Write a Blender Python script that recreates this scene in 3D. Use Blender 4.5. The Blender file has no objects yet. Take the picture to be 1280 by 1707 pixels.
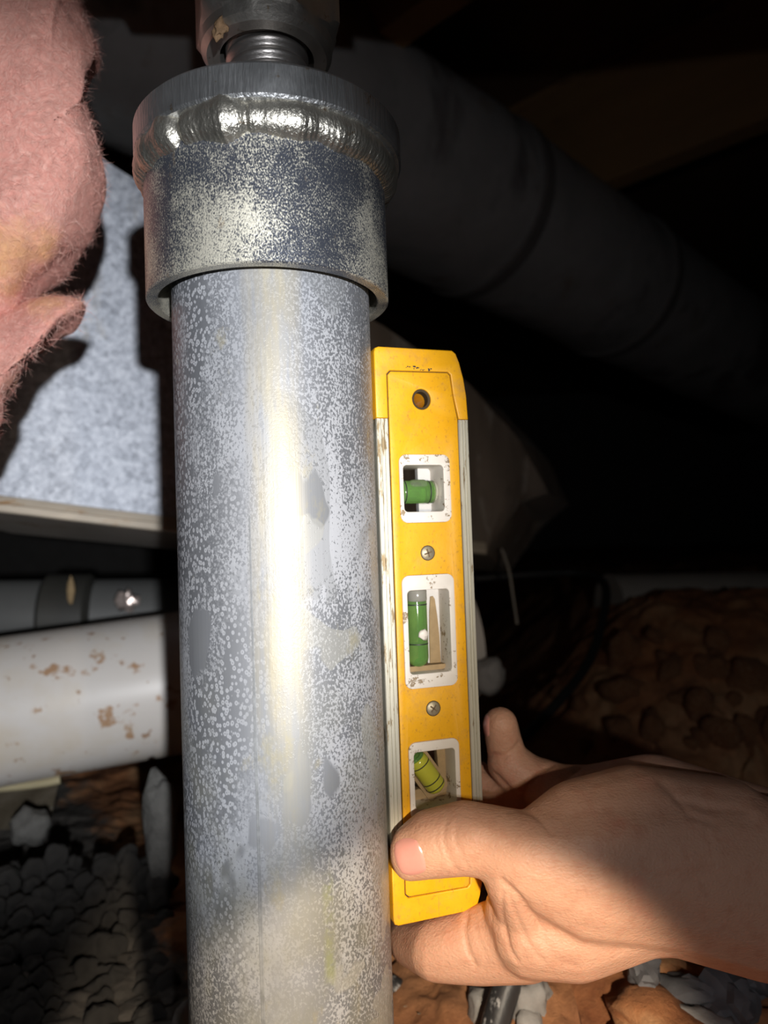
import bpy, bmesh, math, random
from mathutils import Vector, Matrix, noise
from mathutils.bvhtree import BVHTree
import numpy as np
random.seed(7)
D = bpy.data; COL = bpy.context.scene.collection; scn = bpy.context.scene

# ------------------------------------------------------------------ camera
F = 1233.0; ZC = 0.34
pitch, roll = math.radians(2.2), math.radians(2.0)
fw = Vector((0, math.cos(pitch), math.sin(pitch))); u0 = Vector((0, -math.sin(pitch), math.cos(pitch))); r0 = Vector((1, 0, 0))
RT = r0*math.cos(roll) - u0*math.sin(roll); UP = r0*math.sin(roll) + u0*math.cos(roll)
CAM = Vector((0, 0, ZC))
cd = D.cameras.new('camera'); co = D.objects.new('camera', cd); COL.objects.link(co); scn.camera = co
m = Matrix((RT, UP, -fw)).transposed().to_4x4(); m.translation = CAM; co.matrix_world = m
cd.sensor_fit = 'VERTICAL'; cd.sensor_height = 36; cd.lens = F/1707*36; cd.clip_start = .01; cd.clip_end = 50
cd.dof.use_dof = True; cd.dof.focus_distance = .27; cd.dof.aperture_fstop = 9

def at(px, py, d):
    """world point seen at a pixel of the 1280x1707 photograph at depth d metres"""
    return CAM + (RT*((px-640)/F) - UP*((py-853.5)/F) + fw)*d

# ------------------------------------------------------------------ world, lamps, exposure
w = D.worlds.new('world'); scn.world = w; w.use_nodes = True
w.node_tree.nodes['Background'].inputs[0].default_value = (.9, .8, .7, 1)
w.node_tree.nodes['Background'].inputs[1].default_value = .004
scn.view_settings.view_transform = 'Standard'; scn.view_settings.look = 'None'
scn.view_settings.exposure = 0; scn.view_settings.gamma = 1; scn.view_settings.use_curve_mapping = False

def spot(name, loc, target, watts, size, blend, rad, col):
    l = D.lights.new(name, 'SPOT'); l.energy = watts; l.spot_size = math.radians(size); l.spot_blend = blend
    l.shadow_soft_size = rad; l.color = col
    o = D.objects.new(name, l); COL.objects.link(o); o.location = loc
    o.rotation_euler = (Vector(target)-Vector(loc)).to_track_quat('-Z', 'Y').to_euler()
    return o
# a white torch held behind and to the right of the phone, aimed at the duct on the left
spot('white_torch', CAM + RT*.093 + UP*.012 - fw*.25, at(30, 820, .6), 19, 42, .6, .006, (.93, .96, 1))
# weak wide fill added beside the torch, standing in for its spill
spot('wide_fill', CAM + RT*.093 + UP*.014 - fw*.24, at(420, 850, .3), 1.5, 110, .8, .006, (.95, .96, 1))
# a warm lamp close to the phone, its beam on the level
spot('warm_lamp', CAM + RT*.085 - UP*.02 - fw*.03, at(680, 950, .3), 1.9, 46, .9, .006, (1, .84, .62))
spot('added_low_spot', CAM + RT*.055 - UP*.05 - fw*.03, at(660, 1860, .34), 7.2, 41, .3, .006, (1, .84, .64))  # separate added spot; its cone edge draws the light boundary on the hand

# ------------------------------------------------------------------ helpers
def tag(o, label=None, cat=None, group=None, kind=None):
    if label: o['label'] = label
    if cat: o['category'] = cat
    if group: o['group'] = group
    if kind: o['kind'] = kind
    return o
def empty(name, loc=(0, 0, 0), rot=None):
    o = D.objects.new(name, None); o.empty_display_size = .02; COL.objects.link(o); o.location = loc
    if rot is not None: o.rotation_euler = rot
    return o
def link(name, me, mat=None, parent=None, smooth=None):
    """me in WORLD-ish or parent-local coordinates; child keeps parent-local coordinates"""
    if isinstance(me, bmesh.types.BMesh):
        b = me; bmesh.ops.recalc_face_normals(b, faces=b.faces); me = D.meshes.new(name); b.to_mesh(me); b.free()
    if smooth is not None:
        for p in me.polygons: p.use_smooth = True
        if smooth < 179:
            me.set_sharp_from_angle(angle=math.radians(smooth))
    if mat: me.materials.clear(); me.materials.append(mat)
    o = D.objects.new(name, me); COL.objects.link(o)
    if parent: o.parent = parent
    return o
def lathe(prof, n=96, cx=0, cy=0, b=None, close=True, zf=None):
    b = b or bmesh.new(); rings = []
    for i, (r, z) in enumerate(prof):
        rings.append([b.verts.new((cx+r*math.cos(2*math.pi*k/n), cy+r*math.sin(2*math.pi*k/n), z)) for k in range(n)])
    for i in range(len(rings)-1 + (1 if close == 'loop' else 0)):
        a, c = rings[i], rings[(i+1) % len(rings)]
        for k in range(n): b.faces.new((a[k], a[(k+1) % n], c[(k+1) % n], c[k]))
    if close is True: b.faces.new(rings[0][::-1]); b.faces.new(rings[-1])
    return b
def box(b, lo, hi, M=None):
    lo, hi = Vector(lo), Vector(hi); vs = []
    for x in (lo.x, hi.x):
        for y in (lo.y, hi.y):
            for z in (lo.z, hi.z):
                p = Vector((x, y, z)); vs.append(b.verts.new(M @ p if M else p))
    for f in ((0, 1, 3, 2), (4, 6, 7, 5), (0, 4, 5, 1), (2, 3, 7, 6), (0, 2, 6, 4), (1, 5, 7, 3)): b.faces.new([vs[i] for i in f])
    return b
def tube(pts, r, n=12, b=None, cap=True, rr=None):
    b = b or bmesh.new(); pts = [Vector(p) for p in pts]; rings = []; up = Vector((.13, .2, 1)).normalized()
    for i, p in enumerate(pts):
        t = (pts[min(i+1, len(pts)-1)] - pts[max(i-1, 0)]).normalized()
        s = t.cross(up); 
        if s.length < .1: s = t.cross(Vector((1, 0, 0)))
        s.normalize(); q = s.cross(t); R = rr[i] if rr else r
        rings.append([b.verts.new(p + (s*math.cos(2*math.pi*k/n) + q*math.sin(2*math.pi*k/n))*R) for k in range(n)])
    for a, c in zip(rings, rings[1:]):
        for k in range(n): b.faces.new((a[k], a[(k+1) % n], c[(k+1) % n], c[k]))
    if cap: b.faces.new(rings[0][::-1]); b.faces.new(rings[-1])
    return b
def smoothpath(pts, n=8):
    pts = [Vector(p) for p in pts]; P = [pts[0]] + pts + [pts[-1]]; out = []
    for i in range(1, len(P)-2):
        for k in range(n):
            t = k/n; a, b_, c, d = P[i-1], P[i], P[i+1], P[i+2]
            out.append(.5*((2*b_) + (c-a)*t + (2*a-5*b_+4*c-d)*t*t + (3*b_-a-3*c+d)*t**3))
    return out + [pts[-1]]
def rrect(u0, v0, u1, v1, r, n=6):
    out = []
    rs = r if isinstance(r, (tuple, list)) else (r,)*4   # bl br tr tl
    for (cx, cy, a0, q) in ((u0+rs[0], v0+rs[0], 180, rs[0]), (u1-rs[1], v0+rs[1], 270, rs[1]), (u1-rs[2], v1-rs[2], 0, rs[2]), (u0+rs[3], v1-rs[3], 90, rs[3])):
        for k in range(n+1):
            a = math.radians(a0+90*k/n); out.append((cx+q*math.cos(a), cy+q*math.sin(a)))
    return out
def plate(name, outer, holes, z0, z1, bev, mat, parent, res=2):
    """flat piece with holes; outline in the level's u (across), v (up); thickness towards w"""
    cu = D.curves.new(name, 'CURVE'); cu.dimensions = '2D'; cu.fill_mode = 'BOTH'
    cu.extrude = (z1-z0)/2 - bev; cu.bevel_depth = bev; cu.bevel_resolution = res; cu.offset = -bev
    for ring in [outer] + list(holes):
        s = cu.splines.new('POLY'); s.points.add(len(ring)-1)
        for p, q in zip(s.points, ring): p.co = (q[0], q[1], 0, 1)
        s.use_cyclic_u = True
    o = D.objects.new(name, cu); COL.objects.link(o)
    me = D.meshes.new_from_object(o.evaluated_get(bpy.context.evaluated_depsgraph_get())); D.objects.remove(o); D.curves.remove(cu)
    me.transform(Matrix.Translation((0, 0, (z0+z1)/2))); me.name = name
    b = bmesh.new(); b.from_mesh(me); bmesh.ops.remove_doubles(b, verts=b.verts, dist=1e-6)
    bmesh.ops.recalc_face_normals(b, faces=b.faces); b.to_mesh(me); b.free()
    for p in me.polygons: p.use_smooth = True
    me.set_sharp_from_angle(angle=math.radians(40))
    return link(name, me, mat, parent)
def rock(r, seed, sub=2, squash=(1, 1, 1), rough=.35, f=1.3):
    b = bmesh.new(); bmesh.ops.create_icosphere(b, subdivisions=sub, radius=1)
    o = Vector((seed*3.7, seed*1.3, seed*.7))
    for v in b.verts:
        k = 1 + rough*noise.noise(v.co*f+o) + rough*.45*noise.noise(v.co*f*2.7+o)+ rough*.2*noise.noise(v.co*f*6+o)
        v.co = Vector((v.co.x*squash[0], v.co.y*squash[1], v.co.z*squash[2]))*(r*k)
    return b

# ------------------------------------------------------------------ materials
class NT:
    def __init__(s, name):
        s.m = D.materials.new(name); s.m.use_nodes = True; s.t = s.m.node_tree; s.b = s.t.nodes['Principled BSDF']; s.cache = {}
    def n(s, typ, **kw):
        x = s.t.nodes.new('ShaderNode'+typ)
        for k, v in kw.items(): setattr(x, k, v)
        return x
    def L(s, a, b): s.t.links.new(a, b)
    def put(s, sock, v):
        if hasattr(v, 'is_linked') or isinstance(v, bpy.types.NodeSocket): s.L(v, sock)
        else:
            if sock.type == 'RGBA' and isinstance(v, (int, float)): v = (v, v, v)
            if isinstance(v, tuple) and len(v) == 3 and sock.type == 'RGBA': v = v+(1,)
            sock.default_value = v
    def co(s, sc=(1, 1, 1), loc=(0, 0, 0), src='Object'):
        c = s.n('TexCoord'); mp = s.n('Mapping'); s.L(c.outputs[src], mp.inputs[0])
        mp.inputs['Scale'].default_value = sc if isinstance(sc, tuple) else (sc,)*3; mp.inputs['Location'].default_value = loc
        return mp.outputs[0]
    def noise(s, scale, det=3, rough=.55, st=(1, 1, 1), loc=(0, 0, 0), dist=0):
        x = s.n('TexNoise'); s.L(s.co(st, loc), x.inputs['Vector']); x.inputs['Scale'].default_value = scale
        x.inputs['Detail'].default_value = det; x.inputs['Roughness'].default_value = rough; x.inputs['Distortion'].default_value = dist
        return x.outputs[0]
    def vor(s, scale, feat='F1', st=(1, 1, 1), out='Distance', rnd=1, loc=(0, 0, 0)):
        x = s.n('TexVoronoi', feature=feat); s.L(s.co(st, loc), x.inputs['Vector']); x.inputs['Scale'].default_value = scale
        x.inputs['Randomness'].default_value = rnd
        return x.outputs[out]
    def math(s, op, a, b=0.0, c=None):
        x = s.n('Math', operation=op); s.put(x.inputs[0], a); s.put(x.inputs[1], b)
        if c is not None: s.put(x.inputs[2], c)
        return x.outputs[0]
    def ramp(s, v, *stops):
        x = s.n('ValToRGB'); s.put(x.inputs[0], v); e = x.color_ramp.elements
        while len(e) < len(stops): e.new(.5)
        for q, (p, c) in zip(e, stops):
            q.position = p; q.color = (c, c, c, 1) if isinstance(c, (int, float)) else tuple(c)+(1,)
        return x.outputs[0]
    def step(s, v, a, b): return s.ramp(v, (a, 0), (b, 1)) if a < b else s.ramp(v, (b, 1), (a, 0))
    def mix(s, f, a, b):
        x = s.n('Mix', data_type='RGBA'); s.put(x.inputs[0], f); s.put(x.inputs[6], a); s.put(x.inputs[7], b); return x.outputs[2]
    def xyz(s, axis, src='Object'):
        c = s.n('TexCoord'); x = s.n('SeparateXYZ'); s.L(c.outputs[src], x.inputs[0]); return x.outputs[axis]
    def band(s, v, lo, hi, soft):
        a = s.math('SMOOTHSTEP' if False else 'SUBTRACT', v, lo); a = s.n_clamp(s.math('DIVIDE', a, soft))
        c = s.math('SUBTRACT', hi, v); c = s.n_clamp(s.math('DIVIDE', c, soft)); return s.math('MULTIPLY', a, c)
    def n_clamp(s, v):
        x = s.n('Clamp'); s.put(x.inputs[0], v); return x.outputs[0]
    def bump(s, h, dist, strength=1, prev=None):
        x = s.n('Bump'); s.put(x.inputs['Height'], h); x.inputs['Distance'].default_value = dist; x.inputs['Strength'].default_value = strength
        if prev: s.L(prev, x.inputs['Normal'])
        return x.outputs[0]
    def out(s, col=None, rough=None, metal=None, normal=None, **kw):
        if col is not None: s.put(s.b.inputs['Base Color'], col)
        if rough is not None: s.put(s.b.inputs['Roughness'], rough)
        if metal is not None: s.put(s.b.inputs['Metallic'], metal)
        if normal is not None: s.L(normal, s.b.inputs['Normal'])
        for k, v in kw.items(): s.put(s.b.inputs[k.replace('_', ' ')], v)
        return s.m

def simple(name, col, rough=.6, metal=0, var=.25, scale=60, bump=0, dirt=None, dirtthr=.62, st=(1, 1, 1)):
    t = NT(name); v = t.noise(scale, 5, .65, st)
    c = t.mix(v, tuple(x*(1-var) for x in col), tuple(min(1, x*(1+var)) for x in col))
    if dirt:
        k = t.step(t.noise(scale*.7, 6, .7, st, (3, 1, 2)), dirtthr, dirtthr+.06); c = t.mix(k, c, dirt)
    nm = t.bump(v, bump) if bump else None
    return t.out(c, rough, metal, nm)

def mat_post():
    t = NT('galvanised_tube')
    big = t.noise(26, 3, .6, (1, 1, .45))
    big2 = t.noise(34, 3, .6, (1, 1, .5), (.31, .7, .2))
    fine = t.noise(1250, 2, .6, (1, 1, .75))
    xo = t.xyz(0)
    left = t.step(xo, -.008, -.030)                          # more rings on the left flank
    thr = t.math('ADD', fine, t.math('MULTIPLY', t.math('SUBTRACT', big, .5), .75))
    thr = t.math('ADD', thr, t.math('MULTIPLY', t.math('SUBTRACT', big2, .5), -.4))
    spk = t.step(thr, .47, .545)
    d = t.vor(680, st=(1, 1, .8)); ring = t.math('MULTIPLY', t.step(d, .09, .18), t.step(d, .50, .40))
    ringzone = t.math('MULTIPLY', left, t.step(t.noise(30, 3, .6, (1, 1, .5), (.9, .2, .1)), .44, .56))
    spk = t.mix(ringzone, spk, ring)
    plain = t.step(t.noise(46, 2.5, .5, (1, 1, .45), (1.7, .4, .66)), .635, .65)   # bare smooth patches
    spk = t.mix(plain, spk, .12)
    flank = t.step(t.math('ABSOLUTE', t.math('ADD', xo, -.003)), .006, .022)
    spkc = t.mix(flank, .62, spk)
    spk = t.mix(.75, spk, spkc)
    dark = t.mix(big2, (.11, .115, .125), (.18, .185, .20)); light = t.mix(big, (.34, .347, .365), (.47, .478, .51))
    c = t.mix(spk, dark, light)
    # pale dried smears with crisp edges
    sm = t.noise(42, 2, .45, (1, 1, .7), (.1, .5, .93), .6); smear = t.math('MULTIPLY', t.step(sm, .60, .612), t.step(xo, -.022, -.012))
    smear2 = t.math('MULTIPLY', t.step(t.noise(30, 3, .5, (1, 1, .5), (.4, .9, .3), .8), .56, .568), t.step(xo, -.02, -.01))
    c = t.mix(t.math('MULTIPLY', smear2, .45), c, (.22, .225, .23))
    c = t.mix(t.math('MULTIPLY', smear, .6), c, (.35, .345, .32))
    # brownish and greenish stains
    st = t.math('MULTIPLY', t.step(t.noise(70, 5, .7, (1, 1, .5), (.6, .1, .3)), .62, .72), .55); c = t.mix(st, c, (.34, .30, .19))
    z = t.xyz(2)
    gr = t.math('MULTIPLY', t.band(xo, .0155, .0200, .0015), t.band(z, .130, .171, .006))
    gr = t.math('MULTIPLY', gr, t.step(t.noise(160, 4, .7), .38, .55)); c = t.mix(t.math('MULTIPLY', gr, .65), c, (.25, .27, .12))
    warm_streak = t.math('MULTIPLY', t.band(xo, -.006, .016, .006), t.step(t.noise(120, 4, .65, (1, 1, .12)), .35, .6)); warm_streak = t.math('MULTIPLY', warm_streak, t.step(t.xyz(2), .14, .24)); c = t.mix(t.math('MULTIPLY', warm_streak, .6), c, (.42, .35, .20))  # warm highlight streak painted into the tube colour as a yellow band
    low = t.math('MULTIPLY', t.step(z, .26, .17), t.step(t.noise(50, 4, .6, (1, 1, .6), (2, .2, .3)), .4, .6)); c = t.mix(t.math('MULTIPLY', low, .45), c, (.25, .24, .18))
    # drawing lines along the tube
    ln = t.noise(500, 3, .6, (1, 1, .01))
    nm = t.bump(spk, .00012, .5); nm = t.bump(ln, .00012, .6, nm); nm = t.bump(t.noise(45, 2, .5, (1, 1, .6)), .0006, .6, nm)
    t.b.inputs['Specular IOR Level'].default_value = .4
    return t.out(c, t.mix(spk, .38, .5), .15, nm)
def mat_collar():
    t = NT('zinc_plated_casting')
    fine = t.noise(2300, 3, .65, (1, 1, .6)); big = t.noise(34, 3, .6, (1, 1, .7), (.2, .1, .4)); 
    k = t.step(t.math('ADD', fine, t.math('MULTIPLY', t.math('SUBTRACT', big, .5), .7)), .44, .58)
    c = t.mix(k, (.11, .12, .15), (.76, .72, .60)); c = t.mix(t.step(t.noise(90, 5, .7, (1, 1, .6)), .64, .74), c, (.45, .33, .20))
    nm = t.bump(fine, .00018, .9)
    return t.out(c, t.mix(k, .30, .52), .7, nm)
def mat_chrome(name, col, rough, line=(1, 1, 8), amp=.00015, sc=500):
    t = NT(name); a = t.noise(sc, 3, .6, line); b_ = t.noise(60, 4, .6)
    c = t.mix(b_, tuple(x*.6 for x in col), col); c = t.mix(t.step(t.noise(140, 5, .7, (1, 1, 1), (1, 2, 3)), .63, .70), c, (.30, .22, .14))
    return t.out(c, t.mix(b_, rough*.7, rough*1.3), .92, t.bump(a, amp, .8))
def mat_yellow():
    t = NT('scuffed_yellow_plastic')
    n1 = t.noise(90, 5, .7); n2 = t.noise(700, 4, .7, (1, .6, 1))
    c = t.mix(n1, (.78, .36, .006), (.92, .47, .01))
    c = t.mix(t.math('MULTIPLY', t.step(n2, .57, .68), .6), c, (.42, .20, .03))
    c = t.mix(t.math('MULTIPLY', t.step(t.noise(60, 6, .75, loc=(4, 4, 4)), .52, .72), .6), c, (.50, .27, .08))
    scr = t.noise(260, 3, .6, (1, .05, 1), (.3, .2, .1)); c = t.mix(t.math('MULTIPLY', t.step(scr, .68, .72), .5), c, (.45, .2, .05))
    return t.out(c, t.mix(n1, .32, .5), 0, t.bump(n2, .00008, .6))
def mat_white_paint():
    t = NT('chipped_white_paint')
    n1 = t.noise(330, 6, .75); e = t.noise(70, 3, .6, loc=(1, 5, 2))
    chip = t.step(t.math('ADD', n1, t.math('MULTIPLY', t.math('SUBTRACT', e, .5), .5)), .605, .63)
    c = t.mix(t.noise(150, 3), (.74, .66, .58), (.82, .77, .70)); c = t.mix(chip, c, (.30, .21, .12))
    return t.out(c, .5, 0, t.bump(chip, .0002, .5))
def mat_rail():
    t = NT('worn_aluminium_rail')
    a = t.noise(420, 5, .7, (1, .15, 1)); e = t.noise(30, 4, .6, (1, .6, 1), (.5, .2, 0))
    k = t.step(t.math('ADD', a, t.math('MULTIPLY', t.math('SUBTRACT', e, .5), .5)), .57, .62)
    c = t.mix(t.noise(200, 3, .6, (1, .1, 1)), (.50, .47, .38), (.70, .68, .58)); c = t.mix(k, c, (.30, .22, .12))
    return t.out(c, .42, .45, t.bump(t.noise(900, 2, .5, (1, .04, 1)), .0001, .8))
def mat_spangle():
    t = NT('spangled_sheet_metal')
    v = t.vor(170, out='Color', st=(1, 1, 1)); n1 = t.noise(210, 5, .8, dist=.5); n2 = t.noise(7, 3, .6)
    sep = t.n('SeparateColor'); t.L(v, sep.inputs[0])
    s = t.math('ADD', t.math('MULTIPLY', sep.outputs[0], .22), t.math('ADD', t.math('MULTIPLY', t.math('SUBTRACT', n1, .5), 1.6), .5))
    c = t.ramp(s, (.35, (.34, .36, .41)), (.6, (.56, .59, .66)), (.85, (.80, .83, .90)))
    c = t.mix(t.math('MULTIPLY', t.step(t.noise(28, 5, .7, (1, 1, .4)), .62, .74), .45), c, (.48, .40, .28))
    return t.out(c, t.mix(n1, .5, .68), .35, t.bump(n1, .0004, .4))
def mat_pvc():
    t = NT('muddy_white_pvc')
    c = t.mix(t.noise(9, 3, .6), (.66, .60, .54), (.74, .70, .66))
    d = t.noise(38, 4, .6, loc=(.3, .2, 0)); c = t.mix(t.math('MULTIPLY', t.step(d, .62, .66), .85), c, (.40, .21, .09))
    c = t.mix(t.math('MULTIPLY', t.step(t.noise(80, 3, .55, loc=(1, .7, 0)), .65, .69), .8), c, (.33, .17, .08))
    c = t.mix(t.math('MULTIPLY', t.step(t.noise(16, 4, .6, loc=(.8, 1.2, .1)), .5, .75), .5), c, (.60, .47, .28))
    return t.out(c, .38, 0)
def mat_skin():
    t = NT('skin')
    n1 = t.noise(34, 3, .6); n2 = t.noise(160, 4, .65)
    c = t.mix(n1, (.56, .30, .20), (.65, .375, .26)); c = t.mix(t.math('MULTIPLY', t.step(n2, .5, .75), .5), c, (.47, .20, .12))
    c = t.mix(t.math('MULTIPLY', t.step(t.noise(52, 3, .6, loc=(2, 2, 1)), .58, .72), .4), c, (.60, .22, .15))
    pores = t.vor(1100, st=(.7, 1, 1)); lines = t.noise(420, 3, .6, (1, 1, 1), dist=1.2)
    nm = t.bump(pores, .00022, .6); nm = t.bump(lines, .0004, .6, nm); nm = t.bump(t.noise(650, 2, .5, (.25, 1, 1), dist=.8), .0002, .6, nm)
    t.b.inputs['Subsurface Weight'].default_value = .18; t.b.inputs['Subsurface Radius'].default_value = (1, .35, .2); t.b.inputs['Subsurface Scale'].default_value = .0022
    t.b.inputs['Specular IOR Level'].default_value = .35
    return t.out(c, .5, 0, nm)
def mat_nail():
    t = NT('fingernail'); c = t.mix(t.noise(90, 2), (.70, .30, .25), (.78, .38, .32))
    t.b.inputs['Subsurface Weight'].default_value = .2; t.b.inputs['Subsurface Radius'].default_value = (1, .4, .3); t.b.inputs['Subsurface Scale'].default_value = .002
    return t.out(c, .22, 0)
def mat_clay(name='orange_clay'):
    t = NT(name)
    n1 = t.noise(14, 6, .65); n2 = t.noise(130, 6, .75); n3 = t.noise(5, 3, .5, loc=(1, 2, 3))
    c = t.ramp(n1, (.3, (.17, .05, .017)), (.5, (.44, .18, .07)), (.68, (.62, .36, .18)))
    c = t.mix(t.math('MULTIPLY', t.step(n3, .5, .75), .6), c, (.62, .42, .24)); c = t.mix(t.math('MULTIPLY', t.step(n2, .45, .7), .4), c, (.16, .07, .03))
    if name == 'orange_clay':   # grey gritty soil on the near left
        e_ = t.math('ADD', t.noise(12, 5, .7, loc=(1, 1, 1)), t.math('MULTIPLY', t.xyz(0), 5.0)); e_ = t.math('ADD', e_, t.math('MULTIPLY', t.xyz(1), 3.0)); e_ = t.math('MULTIPLY', e_, .5)
        c = t.mix(t.step(e_, .66, .60), c, t.mix(n2, (.07, .06, .05), (.15, .135, .12)))
    return t.out(c, .9, 0, t.bump(n2, .002, .8))
def pink_stain(t, c):
    tc = t.n('TexCoord'); vd = t.n('VectorMath', operation='DISTANCE'); t.L(tc.outputs['Object'], vd.inputs[0]); vd.inputs[1].default_value = at(40, 440, .335)-at(-60, 200, .385)
    sd = t.math('ADD', vd.outputs['Value'], t.math('MULTIPLY', t.math('SUBTRACT', t.noise(60, 5, .7), .5), .05))
    return t.mix(t.math('MULTIPLY', t.step(sd, .026, .008), .75), c, (.86, .47, .20))
def mat_pink():
    t = NT('pink_fibreglass')
    n1 = t.noise(16, 5, .65); n2 = t.noise(170, 5, .75, dist=3.5)
    c = t.mix(n1, (.66, .23, .19), (.84, .44, .35)); c = t.mix(t.math('MULTIPLY', t.step(t.noise(13, 4, .6, loc=(.3, .1, .52)), .56, .70), .75), c, (.80, .45, .20))
    c = t.mix(t.math('MULTIPLY', t.step(n2, .45, .7), .5), c, (.92, .62, .52))
    c = t.mix(t.math('MULTIPLY', t.step(t.noise(26, 5, .7, loc=(2, .1, 2)), .62, .76), .5), c, (.42, .14, .10))
    c = pink_stain(t, c)
    return t.out(c, .95, 0, t.bump(n2, .0014, .8))
def mat_round():
    t = NT('dusty_grey_duct'); a = t.noise(11, 6, .7); k = t.noise(9, 4, .6, (1, 1, .35), (3, 1, 2)); r = t.noise(14, 5, .7, loc=(5, 1, 2))
    c = t.mix(a, (.30, .29, .28), (.62, .60, .59)); c = t.mix(t.math('MULTIPLY', t.step(k, .56, .66), .75), c, (.15, .13, .13)); c = t.mix(t.math('MULTIPLY', t.step(r, .6, .72), .6), c, (.30, .19, .12))
    return t.out(c, .75, .05, t.bump(a, .003, .8))
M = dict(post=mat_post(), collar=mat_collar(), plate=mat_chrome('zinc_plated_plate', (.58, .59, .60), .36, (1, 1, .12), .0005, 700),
         weld=mat_chrome('weld_metal', (.60, .57, .50), .36, (1, 1, .6), .0007, 700), rod=mat_chrome('threaded_steel', (.60, .57, .55), .36, (1, 1, 6)),
         nut=mat_chrome('nut_steel', (.66, .63, .58), .45, (1, 1, 1)), yellow=mat_yellow(), white=mat_white_paint(), rail=mat_rail(),
         spangle=mat_spangle(), pvc=mat_pvc(), skin=mat_skin(), nail=mat_nail(), clay=mat_clay(), clod=mat_clay('clod_clay'), pink=mat_pink(),
         rust=simple('rusty_seam', (.58, .50, .40), .6, .25, .3, 50, .0004, (.45, .27, .13), .55, (.4, .4, 2)),
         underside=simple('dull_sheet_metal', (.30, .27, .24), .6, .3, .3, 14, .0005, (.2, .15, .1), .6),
         round=mat_round(),
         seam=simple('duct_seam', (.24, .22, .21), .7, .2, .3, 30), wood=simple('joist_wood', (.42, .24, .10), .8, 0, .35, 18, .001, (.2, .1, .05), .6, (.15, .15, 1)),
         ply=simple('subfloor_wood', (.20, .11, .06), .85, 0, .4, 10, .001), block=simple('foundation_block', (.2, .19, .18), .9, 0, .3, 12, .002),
         grey=simple('grey_stone', (.33, .32, .31), .8, 0, .3, 90, .0012), chunk=simple('grey_rubble', (.13, .12, .11), .9, 0, .6, 90, .003),
         chunk2=simple('dull_grey_stone', (.13, .125, .115), .9, 0, .45, 110, .003), darkrock=simple('dark_slate', (.14, .14, .15), .75, 0, .4, 70, .001), black=simple('scuffed_black_rubber', (.035, .035, .037), .45, 0, .4, 90, .0005, (.50, .50, .50), .53, (1, 1, .3)),
         cable=simple('black_cable', (.02, .02, .02), .6), iron=simple('grey_cast_pipe', (.13, .13, .125), .5, 0, .2, 14), coupling=simple('black_coupling', (.05, .048, .042), .5, 0, .3, 20),
         bright=simple('bright_clamp_metal', (.75, .62, .56), .3, .6, .3, 200), tan=simple('dried_mud', (.36, .25, .13), .85, 0, .3, 260, .0003),
         screw=simple('grimy_screw', (.42, .36, .25), .5, .6, .35, 600, .0001), groove=simple('dark_groove', (.05, .03, .01), .8),
         fibre=simple('dry_root_fibre', (.30, .22, .15), .9), film=simple('dusty_plastic_sheet', (.42, .36, .22), .5, 0, .3, 20), ink=simple('black_mark', (.02, .02, .02), .5),
         pipewhite=simple('dusty_pale_pipe', (.46, .42, .36), .6, 0, .2, 20))
def mat_glass(name, col, rough=.05, trans=1, ior=1.45):
    t = NT(name); return t.out(t.mix(t.noise(120, 3), col, tuple(min(1, c*1.25) for c in col)), rough, 0, Transmission_Weight=trans, IOR=ior)
M['fluid'] = mat_glass('green_fluid', (.22, .44, .12), .08, .65); M['yfluid'] = mat_glass('yellow_green_fluid', (.62, .62, .07), .15, .3)
M['acrylic'] = mat_glass('clear_acrylic', (.80, .88, .55), .05, .85); M['bubble'] = mat_glass('bubble', (.75, .8, .6), .05, .9, 1.1)
M['dustyglass'] = mat_glass('greyed_acrylic', (.45, .42, .38), .2, .5)
def mat_fibre():
    t = NT('pink_fibre'); oi = t.n('ObjectInfo'); return t.out(pink_stain(t, t.mix(t.step(t.noise(420, 2), .4, .6), (.72, .28, .23), (.96, .62, .52))), .5, 0)
M['pinkfibre'] = mat_fibre()

# ================================================================== SETTING
def terrain_h(x, y):
    h = .075 + .03*noise.noise(Vector((x*3, y*3, 0)))
    # heap of orange clay rising to the right at the back
    k = max(0, min(1, (x-.02-.10*(y-.6))/.30)); q = max(0, min(1, (y-.50)/.40)); k = k*k*(3-2*k); q = q*q*(3-2*q)
    h += .185*k*q
    # low mound just under the hand
    h += .035*math.exp(-(((x-.10)/.10)**2 + ((y-.41)/.10)**2))
    # hollow by the post
    n = noise.fractal(Vector((x*16, y*16, 4)), .9, 2.2, 5); h += .008*n
    c = noise.noise(Vector((x*34, y*34, 9))); h += .010*max(0, c)*(1 if x > .02 else .4)
    h += .0022*noise.noise(Vector((x*95, y*95, 2))) + (.006*abs(noise.noise(Vector((x*22, y*22, 12)))) if x > .1 else 0)
    # drying cracks in the clay
    d = noise.voronoi(Vector((x*15+noise.noise(Vector((x*25, y*25, 1)))*.5, y*15+noise.noise(Vector((x*25, y*25, 7)))*.5, .3)))[0]
    e = d[1]-d[0]; h -= .013*max(0, 1-e/.11)**.7*(1 if x > .085 and y < .7 else .25)
    return h
def ground(px, py, up=0.0):
    d0 = (at(px, py, 1)-CAM); t_ = .30
    while t_ < 2.5:
        p = CAM + d0*t_
        if p.z < terrain_h(p.x, p.y): break
        t_ += .004
    return p + Vector((0, 0, up))
b = bmesh.new()
xs = [-3+2.0*i/14 for i in range(14)] + [-1+.5*i/20 for i in range(20)] + [-.5+.45*i/90 for i in range(90)] + [-.05+.4*i/200 for i in range(200)] + [.35+.35*i/60 for i in range(60)] + [.7+.5*i/30 for i in range(30)] + [1.2+1.8*i/12 for i in range(13)]
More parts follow.
